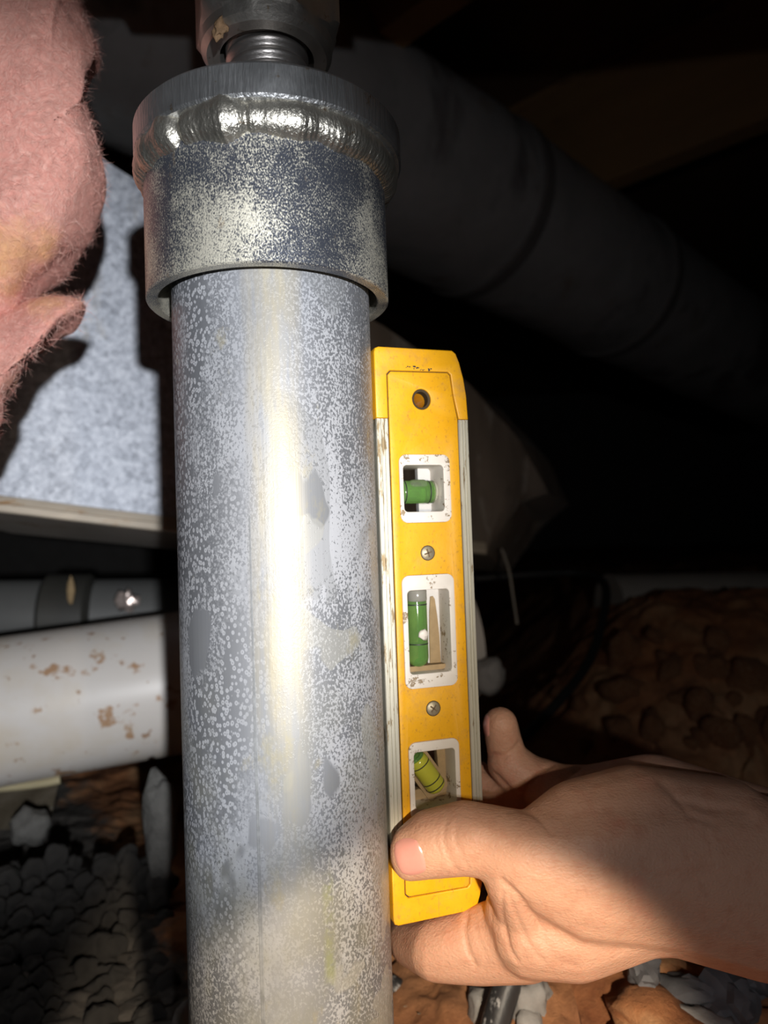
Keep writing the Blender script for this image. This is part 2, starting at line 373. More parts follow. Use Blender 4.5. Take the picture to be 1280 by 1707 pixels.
ys = [-1.5+1.6*i/14 for i in range(14)] + [.1+.2*i/40 for i in range(40)] + [.3+.32*i/160 for i in range(160)] + [.62+.43*i/110 for i in range(110)] + [1.05+.6*i/30 for i in range(30)] + [1.65+2.35*i/12 for i in range(13)]
g = [[b.verts.new((x, y, terrain_h(x, y))) for x in xs] for y in ys]
for j in range(len(ys)-1):
    for i in range(len(xs)-1): b.faces.new((g[j][i], g[j][i+1], g[j+1][i+1], g[j+1][i]))
tag(link('floor', b, M['clay'], smooth=60), 'orange-brown clay ground with drying cracks, heaped up at the right', kind='structure')
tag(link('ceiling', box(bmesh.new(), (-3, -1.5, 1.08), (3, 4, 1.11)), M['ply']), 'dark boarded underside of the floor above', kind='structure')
for nm, lo, hi in (('wall_back', (-3, 3.9, 0), (3, 4, 1.08)), ('wall_left', (-3.1, -1.5, 0), (-3, 4, 1.08)), ('wall_right', (3, -1.5, 0), (3.1, 4, 1.08)), ('wall_front', (-3, -1.6, 0), (3, -1.5, 1.08))):
    tag(link(nm, box(bmesh.new(), lo, hi), M['block']), 'grey foundation wall of the crawlspace', kind='structure')
# joists run diagonally to the picture
jd = Vector((-.707, .707, 0)); jn = Vector((.707, .707, 0))
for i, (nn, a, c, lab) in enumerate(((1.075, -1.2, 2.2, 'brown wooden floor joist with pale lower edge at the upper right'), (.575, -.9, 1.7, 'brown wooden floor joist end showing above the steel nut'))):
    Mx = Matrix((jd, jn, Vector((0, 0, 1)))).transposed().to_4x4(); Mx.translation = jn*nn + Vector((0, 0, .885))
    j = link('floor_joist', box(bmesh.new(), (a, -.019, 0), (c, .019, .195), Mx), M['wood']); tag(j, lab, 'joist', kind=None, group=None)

# ================================================================== SUPPORT POST
PX, PY = -.041, .2864
post = empty('support_post', (PX, PY, .06)); tag(post, 'round galvanised steel support post with mottled white corrosion, seen between collar and ground', 'post')
R_ = .038
b = lathe([(R_, 0), (R_, .08), (R_, .16), (R_, .24), (R_, .32), (R_, .404), (R_-.0008, .405), (R_-.003, .405), (R_-.003, 0)], 160, close='loop')
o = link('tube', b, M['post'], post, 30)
# longitudinal seam line (slightly recessed) on the left front
a0 = math.radians(-90-6.5)
b = bmesh.new()
for s, (z0, z1) in enumerate(((.0, .29),)):
    pr = [(-.0010, .00005), (-.0005, .00010), (0, .00006), (.0005, .00010), (.0010, .00005)]
    ringA = []; 
    for i in range(41):
        z = z0+(z1-z0)*i/40; tp = .25+.45*min(1, (z1-z)/.14)+.12*noise.noise(Vector((0, 0, z*60))); sh = .0002*noise.noise(Vector((3, 0, z*25)))
        ringA.append([b.verts.new(((R_+h)*math.cos(a0+(w_*tp+sh)/R_), (R_+h)*math.sin(a0+(w_*tp+sh)/R_), z)) for w_, h in pr])
    for ra, rb in zip(ringA, ringA[1:]):
        for k in range(4): b.faces.new((ra[k], ra[k+1], rb[k+1], rb[k]))
link('seam', b, simple('tube_seam', (.22, .225, .23), .7, .1, .6, 300), post)
link('base_plate', box(bmesh.new(), (-.08, -.08, -.012), (.08, .08, 0)), M['plate'], post)

jack = empty('screw_jack_head', (-.0418, PY, .433)); tag(jack, 'zinc plated steel jack head with welded collar, threaded screw and hex nut capping the post', 'jack')
jx = .0  # local
zc = .0
b = lathe([(.0464, .0005), (.0459, 0), (.0425, 0), (.0420, .0006), (.0420, .045), (.0464, .050), (.0464, .049)], 160, close='loop')
link('collar', b, M['collar'], jack, 35)
# weld bead: wavy ring between collar and plate
b = bmesh.new(); N = 720; K = 18; rings = []
for i in range(N):
    a = 2*math.pi*i/N; ring = []
    deg = (math.degrees(a)) % 360
    lumps = .00018*abs(math.sin(a*30+2*noise.noise(Vector((math.cos(a)*5, math.sin(a)*5, 0))))) + .0012*noise.noise(Vector((math.cos(a)*6, math.sin(a)*6, 2)))
    big = .0016*math.exp(-((deg-232)/6)**2) + .0022*math.exp(-((deg-262)/5)**2) - .0022*math.exp(-((deg-240)/2.2)**2) - .001*math.exp(-((deg-270)/2)**2)
    rr_ = .0060 + lumps + big
    for k in range(K):
        q = 2*math.pi*k/K; drop = .0014*noise.noise(Vector((math.cos(a)*4, math.sin(a)*4, 7)))
        ring.append(b.verts.new(((.0445+rr_*math.cos(q))*math.cos(a)+.0008, (.0445+rr_*math.cos(q))*math.sin(a), .0492+drop+(rr_*1.12)*math.sin(q) + .00014*math.sin(a*150+3*math.sin(q)+3*noise.noise(Vector((math.cos(a)*9, math.sin(a)*9, 1)))))))
    rings.append(ring)
for i in range(N):
    for k in range(K): b.faces.new((rings[i][k], rings[i][(k+1) % K], rings[(i+1) % N][(k+1) % K], rings[(i+1) % N][k]))
link('weld_bead', b, M['weld'], jack, 180)
b = lathe([(.0506, .0530), (.0514, .0540), (.0514, .0640), (.0500, .0655), (.0160, .0655), (.0160, .0530)], 160, cx=.0018, close='loop')
link('top_plate', b, M['plate'], jack, 35)
# threaded rod (real helix)
b = bmesh.new(); n = 48; P_ = .0052; rings = []; steps = 12; turns = 30
for i in range(turns*steps+1):
    z = i*P_/steps
    rings.append([b.verts.new((.0018+(.0163-.0016*(.5+.5*math.cos(2*math.pi*((z/P_)-k/n)))**1.4)*math.cos(2*math.pi*k/n), (.0163-.0016*(.5+.5*math.cos(2*math.pi*((z/P_)-k/n)))**1.4)*math.sin(2*math.pi*k/n), .060+z)) for k in range(n)])
for a, c in zip(rings, rings[1:]):
    for k in range(n): b.faces.new((a[k], a[(k+1) % n], c[(k+1) % n], c[k]))
b.faces.new(rings[0][::-1]); b.faces.new(rings[-1])
link('threaded_screw', b, M['rod'], jack, 180)
# hex nut with chamfered round foot
b = bmesh.new(); n = 96; rings = []
apo = .0262
def hexr(a):
    q = (a + math.radians(12)) % math.radians(60) - math.radians(30); return apo/math.cos(q)
for (z, f_) in ((.0985, lambda a: .0185), (.0985, lambda a: .0235), (.1005, lambda a: .0256), (.1042, lambda a: .0262), (.1048, None), (.1065, None), (.1300, None), (.1320, lambda a: .0262), (.1320, lambda a: .0175)):
    ring = []
    for k in range(n):
        a = 2*math.pi*k/n
        if f_: r = f_(a); zz = z
        else:
            r = hexr(a); zz = z
            if z < .11: r = min(r, .0266 + (z-.1042)*1.6); zz = z + (r-apo)*.6
        ring.append(b.verts.new((.0018+r*math.cos(a), r*math.sin(a), zz)))
    rings.append(ring)
for i in range(len(rings)):
    a_, c_ = rings[i], rings[(i+1) % len(rings)]
    for k in range(n): b.faces.new((a_[k], a_[(k+1) % n], c_[(k+1) % n], c_[k]))
link('hex_nut', b, M['nut'], jack, 25)
b = rock(.0027, 3, 3, (.9, .4, 1.5), .8)
rs = link('rust_fleck', b, simple('rust_fleck', (.28, .17, .09), .8, 0, .8, 500, .0004), jack, 180); rs.location = (-.0125, -.0215, .0975)
b = box(bmesh.new(), (-.07, -.07, .214), (.07, .07, .222)); link('saddle_plate', b, M['plate'], jack)
tag(link('beam', box(bmesh.new(), (-.3, PY-.07, .655), (.4, PY+.07, .83)), M['wood']), 'wooden beam carried by the jack above the picture', 'beam')

# ================================================================== SPIRIT LEVEL
th = math.radians(18); U_ = Vector((math.cos(th), math.sin(th), 0)); N_ = Vector((math.sin(th), -math.cos(th), 0)); V_ = Vector((0, 0, 1))
org = Vector((PX, PY, 0)) + R_*U_ + Vector((0, 0, ZC-.1477))
LM = Matrix((U_, V_, N_)).transposed().to_4x4(); LM.translation = org
lev = D.objects.new('spirit_level', None); COL.objects.link(lev); lev.matrix_world = LM
tag(lev, 'yellow torpedo spirit level with three vials held upright against the post', 'level')
mm = .001; L_ = 224*mm; W_ = 39.4*mm; T = 10*mm          # half thickness
def v(q): return (q+147.7)*mm
capT = 48.2; 
# end caps wrap round the ends
def cap(top):
    o = [(5.0, 0), (5.0, 17.6), (6.3, 19.0), (31.2, 19.3), (32.4, 18.2), (33.2, 10), (35.2, 0), (39.4, 0), (39.0, 10), (38.0, 17), (36.4, 23.5), (35.0, 27.0), (33.4, 28.2), (2.0, 28.4), (.5, 27.8), (0, 26.2), (0, 0)]
    pts = []
    for (a, b_) in o: pts.append((a*mm, v(48.2)+b_*mm) if top else (a*mm, v(-118.5)-b_*1.03*mm))
    return pts if top else pts[::-1]
plate('end_cap', cap(True), [], -T, T, .5*mm, M['yellow'], lev)
plate('end_cap', cap(False), [], -T, T, .5*mm, M['yellow'], lev)
W1 = (8.7, 6.5, 30.4, 33.8); W2 = (8.1, -58.6, 30.3, -14.1); W3 = (8.4, -109, 29.8, -79.2)
I1 = (10.3, 10.9, 27.4, 29.5); I2 = (10.2, -52.9, 27.9, -20.1); I3 = (10.5, -105, 27.8, -83.1)
def rv(q, r, g=0): return rrect((q[0]-g)*mm, v(q[1]-g), (q[2]+g)*mm, v(q[3]+g), r*mm)
hole = [(19.4*mm+4.0*mm*math.cos(k*math.pi/16), v(56.0)+4.2*mm*math.sin(k*math.pi/16)) for k in range(32)]
holeb = [(19.4*mm+3.0*mm*math.cos(k*math.pi/16), v(56.0)+3.2*mm*math.sin(k*math.pi/16)) for k in range(32)]
pan = [(5.4, -118), (5.4, 65.4), (6.6, 66.8), (30.9, 67.1), (32.0, 66.1), (32.9, 58), (34.7, 48), (34.7, -118), (32.8, -129), (32.0, -137.0), (30.9, -138.0), (6.6, -137.6), (5.4, -136.4)][::-1]
pan = [(a*mm, v(b_)) for a, b_ in pan]
plate('body', pan, [rv(W1, 3.2), rv(W2, 3.2), rv(W3, 3.2), hole], 0*mm, T-.1*mm, .25*mm, M['yellow'], lev)
plate('core', [(4.8*mm, v(-139)), (35*mm, v(-139)), (35*mm, v(67.6)), (4.8*mm, v(67.6))], [rv(W1, 3.2), rv(W2, 3.2), rv(W3, 3.2), holeb], -T+.3*mm, T-.9*mm, .1*mm, M['groove'], lev)
plate('hang_hole_ring', [(19.4*mm+3.95*mm*math.cos(k*math.pi/16), v(56.0)+4.15*mm*math.sin(k*math.pi/16)) for k in range(32)], [holeb], -T+.4*mm, T-4.5*mm, .2*mm, M['yellow'], lev)
def railm(u0, u1, ridges, name):
    b = bmesh.new(); pr = [(u0, -T)]
    z1 = T - .3*mm
    pr.append((u0, z1-.4*mm)); pr.append((u0+.3*mm, z1))
    n = ridges; w_ = (u1-u0-.6*mm)
    for i in range(n):
        a = u0+.3*mm + w_*(i+.86)/n; 
        if i < n-1: pr += [(a-.12*mm, z1), (a, z1-.45*mm), (a+.22*mm, z1-.45*mm), (a+.34*mm, z1)]
    pr += [(u1-.3*mm, z1), (u1, z1-.4*mm), (u1, -T)]
    vs = [[b.verts.new((p[0], y, p[1])) for p in pr] for y in (v(-118.3), v(48.0))]
    for k in range(len(pr)): b.faces.new((vs[0][k], vs[0][(k+1) % len(pr)], vs[1][(k+1) % len(pr)], vs[1][k]))
    b.faces.new(vs[0]); b.faces.new(vs[1][::-1])
    return link(name, b, M['rail'], lev)
railm(.05*mm, 5.05*mm, 3, 'rail'); railm(35.1*mm, 39.5*mm, 3, 'rail')
def window(Wq, Iq, kind):
    f = plate('vial_frame', rv(Wq, 3.0, -.05), [rv(Iq, 1.6)], -T+.2*mm, T+.5*mm, .35*mm, M['white'], lev, 3)
    return f
def vcyl(b, p, q, r, n=24):
    tube([p, q], r, n, b); return b
f1 = window(W1, I1, 1); f2 = window(W2, I2, 2); f3 = window(W3, I3, 3)
def rings(f, p, q, r, ts):
    p, q = Vector(p), Vector(q)
    for t_ in ts:
        c = p.lerp(q, t_); d = (q-p).normalized()*.22*mm
        link('line', tube([c-d, c+d], r, 28), M['ink'], f, 40)
def capsule(p, q, r, n=20, e=.9):
    p, q = Vector(p), Vector(q); d = (q-p).normalized(); pts = []; rr = []
    for k in range(6): a = math.pi/2*(k/5); pts.append(p - d*r*e*math.cos(a) + d*r*e); rr.append(max(r*math.sin(a), r*.02))
    for k in range(6): a = math.pi/2*(1-k/5); pts.append(q + d*r*e*math.cos(a) - d*r*e); rr.append(max(r*math.sin(a), r*.02))
    return tube(pts, r, n, rr=rr)
# vial 1: across, clear barrel with green fluid and a bubble
uc = v(19.2)
vz = 3.0*mm
p, q = (9.6*mm, uc, vz), (27.2*mm, uc, vz)
link('vial', capsule(p, q, 4.7*mm, 28, .6), M['fluid'], f1, 180); rings(f1, p, q, 4.76*mm, (.17, .76))
bb = capsule((14.2*mm, uc+2.9*mm, vz+2.6*mm), (22.2*mm, uc+2.9*mm, vz+2.6*mm), 2.0*mm, 16); link('bubble', bb, M['bubble'], f1, 180)
link('barrel_end', capsule((22.6*mm, uc, vz), (27.3*mm, uc, vz), 4.85*mm, 28, .5), M['acrylic'], f1, 180)
link('backing', box(bmesh.new(), (21.8*mm, v(10.6), -7*mm), (28*mm, v(29.8), -4*mm)), simple('grey_backing', (.62, .60, .58), .5, 0, .15, 300), f1)
# vial 2: upright
c2 = 16.6*mm
link('mud_backing', box(bmesh.new(), (10.9*mm, v(-53.2), -3*mm), (21.2*mm, v(-19.8), -1.5*mm)), M['tan'], f2)
link('backing', box(bmesh.new(), (22.2*mm, v(-53.2), -4*mm), (28*mm, v(-19.8), -1*mm)), simple('white_backing', (.66, .63, .60), .5, 0, .15, 300), f2)
mud = plate('mud_patch', [(a*mm, v(b_)) for a, b_ in ((22.8, -53), (27.7, -53), (27.4, -40), (26.8, -32), (26.0, -25), (25.2, -23.6), (24.0, -23.8), (23.4, -30), (23.0, -40))], [], -1*mm, -.3*mm, .15*mm, M['tan'], f2)
p, q = (c2, v(-51.5), vz-.5*mm), (c2, v(-20.0), vz-.5*mm)
link('vial', capsule(p, q, 4.3*mm, 28, .9), M['fluid'], f2, 180); rings(f2, p, q, 4.36*mm, (.30, .80))
link('air_gap', capsule((c2, v(-25.4), vz+.4*mm), (c2, v(-19.9), vz+.4*mm), 4.1*mm, 24, .2), M['dustyglass'], f2, 180)
bb = rock(2.0*mm, 5, 2, (1, 1.2, .4), .4, 2.5); o = link('white_fleck', bb, M['white'], f2, 180); o.location = (c2+1*mm, v(-38), vz+3.9*mm)
link('mud_ledge', box(bmesh.new(), (10.4*mm, v(-52.9), -5*mm), (27.8*mm, v(-50.9), 4*mm)), M['tan'], f2)
# vial 3: slanting in a tan holder
def diag(p, q, w_, z0, z1):
    p, q = Vector(p), Vector(q); d = (q-p).normalized(); s = Vector((-d.y, d.x, 0)); b = bmesh.new()
    pts = [p-s*w_, q-s*w_, q+s*w_, p+s*w_]
    lo = [b.verts.new((a.x, a.y, z0)) for a in pts]; hi = [b.verts.new((a.x, a.y, z1)) for a in pts]
    b.faces.new(lo[::-1]); b.faces.new(hi)
    for k in range(4): b.faces.new((lo[k], lo[(k+1) % 4], hi[(k+1) % 4], hi[k]))
    return b
p3, q3 = Vector((13.1*mm, v(-86.2), 3*mm)), Vector((23.4*mm, v(-101.4), 3*mm))
link('holder', diag(p3-(q3-p3)*.10, q3+(q3-p3)*.12, 5.4*mm, -5*mm, 1*mm), M['tan'], f3)
link('vial', capsule(p3, q3, 4.1*mm, 28, .7), M['yfluid'], f3, 180); rings(f3, p3, q3, 4.16*mm, (.24, .68, .84))
link('air_gap', capsule(p3-(q3-p3)*.05, p3+(q3-p3)*.16, 3.6*mm, 24, .8), M['fluid'], f3, 180)
link('mud_strip', plate('mud_strip', [(a*mm, v(b_)) for a, b_ in ((24, -83.0), (27.9, -83.0), (27.9, -105.1), (10.4, -105.1), (10.4, -101.5), (16, -100.8), (20, -103), (25, -100), (24.5, -92))], [], -4*mm, 0, .2*mm, M['tan'], f3).data, M['tan'], f3)
for o in [x for x in D.objects if x.name == 'mud_strip']: D.objects.remove(o)
# screws
for (uu, vv, rot) in ((19.6, -5.6, .3), (19.5, -66.9, .9)):
    b = lathe([(2.75*mm, 0), (2.75*mm, .5*mm), (2.4*mm, .8*mm), (.01*mm, 1.0*mm)], 32, close=False)
    s = link('screw', b, M['screw'], lev, 40); s.location = (uu*mm, v(vv), T-.55*mm)
    b = bmesh.new(); RM = Matrix.Rotation(rot, 4, 'Z')
    box(b, (-1.7*mm, -.32*mm, .7*mm), (1.7*mm, .32*mm, 1.08*mm), RM); box(b, (-.32*mm, -1.7*mm, .7*mm), (.32*mm, 1.7*mm, 1.08*mm), RM)
    link('cross_slot', b, simple('screw_slot', (.16, .11, .06), .8), s)
    b = lathe([(2.75*mm, 0), (3.05*mm, 0), (3.05*mm, .5*mm), (2.75*mm, .5*mm)], 32, close='loop')
    s2 = link('screw_recess', b, M['groove'], lev); s2.location = (uu*mm, v(vv), T-.55*mm)

b = bmesh.new(); rnd = random.Random(2)
for i in range(26):
    x0 = 13+rnd.uniform(0, 11); y0 = 68.6 + rnd.uniform(-.5, .6) - (.6 if x0 > 19 else 0); r_ = rnd.uniform(.12, .38)
    q = bmesh.ops.create_icosphere(b, subdivisions=1, radius=1)['verts']
    for v_ in q: v_.co = Vector((x0*mm+v_.co.x*r_*mm*1.3, v(y0)+v_.co.y*r_*mm, T+v_.co.z*.05*mm))
o = link('black_smudge', b, M['ink'], lev); o['kind'] = 'stuff'
# ================================================================== HAND
def ell(p, r):
    """cloud of points on an ellipsoid; r = radius or (across, up, deep) in mm"""
    rx, ry, rz = (r, r, r) if not isinstance(r, tuple) else r; out = []
    for i in range(9):
        a = math.pi*i/8
        for k in range(12 if 0 < i < 8 else 1):
            q = 2*math.pi*k/12
            out.append(p + (RT*(rx*math.sin(a)*math.cos(q)) + UP*(ry*math.cos(a)) + fw*(rz*math.sin(a)*math.sin(q)))*mm)
    return out
def hull(b, *els):
    vs = [b.verts.new(c) for e in els for c in e]
    r = bmesh.ops.convex_hull(b, input=vs)
    bmesh.ops.delete(b, geom=list({g_ for g_ in r['geom_interior'] + r['geom_unused'] if isinstance(g_, bmesh.types.BMVert)}), context='VERTS')
def chain(b, seq):
    es = [ell(at(*s[:3]), s[3]) for s in seq]
    for a, c in zip(es, es[1:]): hull(b, a, c)
hb = bmesh.new()
# thumb
chain(hb, [(682, 1421, .2775, (7.5, 10.5, 7.8)), (712, 1407, .2772, (9.4, 12.4, 11)), (775, 1396, .2755, (10.4, 13.4, 12.5)), (812, 1402, .2745, (11.4, 13.1, 13)), (885, 1432, .2680, (14, 16.5, 13.5)), (985, 1452, .2700, (20, 25, 18)), (1110, 1445, .2800, (26, 31, 22)), (1280, 1478, .2900, (30, 35.5, 25))])
# thenar top bulge
chain(hb, [(900, 1398, .2720, (10, 12, 12)), (960, 1370, .2760, (14, 15, 15)), (1060, 1365, .2840, (20, 20, 20)), (1200, 1400, .2900, (26, 24, 24))])
# web and index metacarpal along the lower edge
chain(hb, [(842, 1520, .2820, (8, 10.5, 10)), (880, 1540, .2800, (15, 19.5, 15)), (960, 1545, .2790, (16, 19.5, 16)), (1060, 1500, .2830, (20, 20, 19)), (1180, 1485, .2900, (26, 21, 24))])
chain(hb, [(850, 1462, .2690, 10), (880, 1520, .2780, 12)])
# index finger
chain(hb, [(880, 1558, .2860, (14, 17.5, 14)), (800, 1575, .2910, (11, 14.8, 12)), (725, 1583, .2960, (10.5, 11.8, 11)), (688, 1570, .3130, 10), (668, 1552, .3340, 9.2), (668, 1508, .3420, 8)])
# middle and ring fingers, behind the level
chain(hb, [(940, 1470, .3080, 14), (860, 1440, .3240, 11), (775, 1400, .3400, 9.5), (735, 1340, .3400, 8.5), (728, 1305, .3350, 7.6)])
chain(hb, [(960, 1390, .3130, 13.5), (880, 1350, .3220, 11), (825, 1320, .3330, 10), (770, 1290, .3420, 9), (735, 1262, .3420, 8)])
# little finger: bent up beside the level
chain(hb, [(1000, 1330, .3150, 13.5), (935, 1318, .3180, 11), (880, 1300, .3220, 10.8), (848, 1272, .3240, 9.8)])
chain(hb, [(848, 1272, .3240, 9.0), (840, 1238, .3230, (8.2, 8, 8)), (834, 1207, .3210, (7.7, 7.5, 7.5))])
# palm: heel and metacarpal body
chain(hb, [(1000, 1330, .3150, 14), (1090, 1338, .3150, (20, 20.5, 16)), (1180, 1375, .3100, (24, 22, 18)), (1300, 1430, .3080, (28, 26, 22))])
hull(hb, ell(at(940, 1470, .3080), 14), ell(at(960, 1390, .3130), 13), ell(at(1090, 1345, .3150), 16), ell(at(1180, 1480, .3050), 24), ell(at(950, 1540, .2950), 14))
hull(hb, ell(at(1000, 1335, .3150), 13), ell(at(960, 1395, .3130), 13), ell(at(1100, 1345, .3150), 17))
# wrist and forearm out of the picture
chain(hb, [(1180, 1445, .2950, (24, 31.5, 24)), (1290, 1480, .2960, (28, 36, 26)), (1480, 1560, .3000, (30, 38, 29)), (1900, 1740, .3060, (36, 42, 38)), (2300, 1900, .3100, (36, 42, 38))])
me = D.meshes.new('hand'); hb.to_mesh(me); hb.free()
tmp = D.objects.new('tmp', me); COL.objects.link(tmp)
md = tmp.modifiers.new('r', 'REMESH'); md.mode = 'VOXEL'; md.voxel_size = .00095; md.adaptivity = 0
md = tmp.modifiers.new('s', 'SMOOTH'); md.factor = .5; md.iterations = 14
me = D.meshes.new_from_object(tmp.evaluated_get(bpy.context.evaluated_depsgraph_get())); D.objects.remove(tmp)
nv = len(me.vertices); P = np.empty(nv*3); me.vertices.foreach_get('co', P); P = P.reshape(-1, 3)
Nn = np.empty(nv*3); me.vertices.foreach_get('normal', Nn); Nn = Nn.reshape(-1, 3)
rel = P-np.array(CAM); zz = rel@np.array(fw); qx = 640+F*(rel@np.array(RT))/zz; qy = 853.5-F*(rel@np.array(UP))/zz
vw = rel/np.linalg.norm(rel, axis=1)[:, None]; face = np.clip(-(vw*Nn).sum(1)*2, 0, 1)
disp = np.zeros(nv)
def seg(pts):
    best = np.full(nv, 1e9); 
    for (x0, y0), (x1, y1) in zip(pts, pts[1:]):
        dx, dy = x1-x0, y1-y0; t_ = np.clip(((qx-x0)*dx+(qy-y0)*dy)/(dx*dx+dy*dy), 0, 1)
        best = np.minimum(best, np.hypot(qx-x0-t_*dx, qy-y0-t_*dy))
    return best
CREASES = [([(742, 1372), (738, 1400), (748, 1430), (760, 1450)], 3.2, .5), ([(762, 1368), (758, 1398), (768, 1425), (780, 1446)], 2.6, .4), ([(728, 1385), (727, 1408), (733, 1430)], 2.5, .25),
  ([(868, 1350), (888, 1356), (905, 1372), (920, 1390)], 4, .9), ([(905, 1365), (925, 1378), (940, 1392)], 3, .35), ([(940, 1390), (955, 1400), (975, 1415)], 3, .25),
  ([(838, 1490), (836, 1520), (842, 1550), (850, 1580), (862, 1600)], 4, .8), ([(848, 1490), (862, 1530), (880, 1570), (905, 1600)], 3.5, .5), ([(836, 1468), (858, 1488), (880, 1515), (900, 1545)], 5, 1.0),
  ([(778, 1525), (774, 1555), (780, 1585), (792, 1608)], 4, .8), ([(790, 1520), (796, 1560), (812, 1600)], 3, .25), ([(820, 1510), (818, 1545), (826, 1580)], 3, .25),
  ([(880, 1336), (868, 1350), (850, 1352)], 4, .6), ([(815, 1258), (840, 1262), (858, 1250), (868, 1238)], 4.5, 1.2), ([(868, 1330), (885, 1305), (905, 1285), (920, 1275)], 4, .8),
  ([(808, 1282), (830, 1296), (850, 1318), (868, 1330)], 5, 1.0), ([(960, 1283), (985, 1275), (1010, 1272)], 4, .5), ([(940, 1300), (960, 1285), (972, 1274)], 4, .8),
  ([(1100, 1300), (1130, 1330), (1180, 1345), (1240, 1350)], 9, 1.0), ([(1130, 1330), (1150, 1360), (1200, 1375)], 7, .6), ([(900, 1560), (930, 1600), (965, 1612)], 5, .35)]
for pts, w_, dep in CREASES: disp -= face*dep*mm*np.exp(-(seg(pts)/w_)**2)
# soft bulges: thumb joint, web, tendons
for (x, y, sx, sy, h) in ((800, 1385, 35, 30, .6), (1030, 1390, 90, 40, 1.2), (900, 1590, 60, 28, 1.0), (735, 1590, 28, 30, .7)): disp += face*h*mm*np.exp(-((qx-x)/sx)**2-((qy-y)/sy)**2)
P += Nn*disp[:, None]; me.vertices.foreach_set('co', P.ravel()); me.update()
person = empty('person', at(1200, 1480, .3)); tag(person, 'bare left hand and wrist of a person, thumb pinching the yellow level', 'person')
me.transform(Matrix.Translation(-person.location)); hand = link('hand', me, M['skin'], person, 180)
# nails, laid on the finger surface
bvh = BVHTree.FromPolygons([Vector(p) for p in P], [tuple(p.vertices) for p in me.polygons])
def nail(c, ax, half_l, half_w, dirv, lift=.5*mm):
    ax = ax.normalized(); dirv = dirv.normalized(); s = ax.cross(dirv).normalized(); ax = dirv.cross(s).normalized() * (1 if ax.dot(dirv.cross(s)) > 0 else -1)
    b = bmesh.new(); G = 17; grid = {}
    for i in range(G):
        for k in range(G):
            a_, c_ = (i/(G-1)*2-1), (k/(G-1)*2-1)
            # squircle map
            x = a_*math.sqrt(max(0, 1-.38*c_*c_)); y = c_*math.sqrt(max(0, 1-.38*a_*a_))
            p = c + ax*(x*half_l) + s*(y*half_w)
            h = bvh.ray_cast(p - dirv*.03, dirv, .08)
            if h[0] is None: continue
            edge = max(abs(a_), abs(c_)); up = lift*(1-edge**6) - .15*mm*(edge > .95)
            grid[i, k] = b.verts.new(h[0] - dirv*up - person.location)
    for i in range(G-1):
        for k in range(G-1):
            if all(q in grid for q in ((i, k), (i+1, k), (i+1, k+1), (i, k+1))): b.faces.new((grid[i, k], grid[i+1, k], grid[i+1, k+1], grid[i, k+1]))
    bmesh.ops.smooth_vert(b, verts=b.verts, factor=.5)
    return b
tv = (at(684, 1430, .26)-CAM).normalized()
nb = nail(at(681, 1431, .269), -RT*.95-UP*.28, 6.3*mm, 6.9*mm, (tv*.9+RT*.25+UP*.28)); link('thumbnail', nb, M['nail'], hand, 180)
nb = nail(at(812, 1208, .321), UP, 5.0*mm, 4.0*mm, (RT*.8+fw*.6), .3*mm); link('fingernail', nb, M['nail'], hand, 180)

# ================================================================== PINK INSULATION
def insul():
    out = [(-260, -260), (60, -260), (120, -80), (138, 0), (152, 40), (166, 95), (150, 140), (146, 180), (158, 225), (162, 290), (150, 350), (132, 405), (104, 448), (84, 474), (60, 492), (-20, 560), (-260, 620)]
    tab = [(-260, 560), (40, 512), (100, 503), (146, 512), (124, 542), (66, 572), (40, 610), (12, 665), (6, 700), (-6, 750), (-60, 800), (-260, 820)]
    b = bmesh.new()
    def lump(out, d, thick, f_):
        n = len(out); P2 = [Vector((q.x, q.y)) for q in smoothpath([(x, y, 0) for x, y in out+[out[0]]], 18)][:-1]
        c0 = sum(P2, Vector((0, 0)))/len(P2)
        RG = 64; ringsF = []
        for side in (-1, 1):
            prev = None
            for r_ in range(RG+1):
                t_ = r_/RG; ring = []
                s = math.sin(t_*math.pi/2); h = math.cos(t_*math.pi/2)
                for q in P2:
                    p2 = c0 + (q-c0)*s; p = at(p2.x, p2.y, d + side*thick*h**.7)
                    ring.append(p)
                ringsF.append((side, ring))
        return ringsF
    for (o_, d, th_) in ((out, .385, .055), (tab, .372, .030)):
        rf = lump(o_, d, th_, 1); half = len(rf)//2
        for sd in (0, 1):
            prev = None
            for (s_, ring) in rf[sd*half:(sd+1)*half]:
                cur = [b.verts.new(p) for p in ring]
                if prev:
                    for k in range(len(cur)): b.faces.new((prev[k], prev[(k+1) % len(cur)], cur[(k+1) % len(cur)], cur[k]))
                prev = cur
    bmesh.ops.remove_doubles(b, verts=b.verts, dist=.0004)
    bmesh.ops.recalc_face_normals(b, faces=b.faces); b.normal_update()
    for vv in b.verts:
        p = vv.co + Vector((3.13, 3.37, 3.71)); nz = Vector((noise.noise(p*15), noise.noise(p*15+Vector((9, 9, 9))), noise.noise(p*15+Vector((5, 0, 3)))))*.007
        nz += Vector((noise.noise(p*34), noise.noise(p*34+Vector((9, 9, 9))), noise.noise(p*34+Vector((5, 0, 3)))))*.0035
        vv.co = vv.co + nz + vv.normal*(.0016*noise.noise(p*70) + .0005*noise.noise(p*170))
    b.normal_update(); return b
b = insul()
samp = [(f_.calc_center_median().copy(), f_.normal.copy(), f_.calc_area()) for f_ in b.faces]
pink = empty('insulation_batt', at(-60, 200, .385)); tag(pink, 'fluffy pink fibreglass insulation hanging at the upper left', 'insulation')
bmesh.ops.translate(b, verts=b.verts, vec=-pink.location); link('wool', b, M['pink'], pink, 180)
vis = [(c, n_, a_) for c, n_, a_ in samp if n_.y < .35]; wts = [a_ for _, _, a_ in vis]
verts = []; faces = []
rnd = random.Random(3)
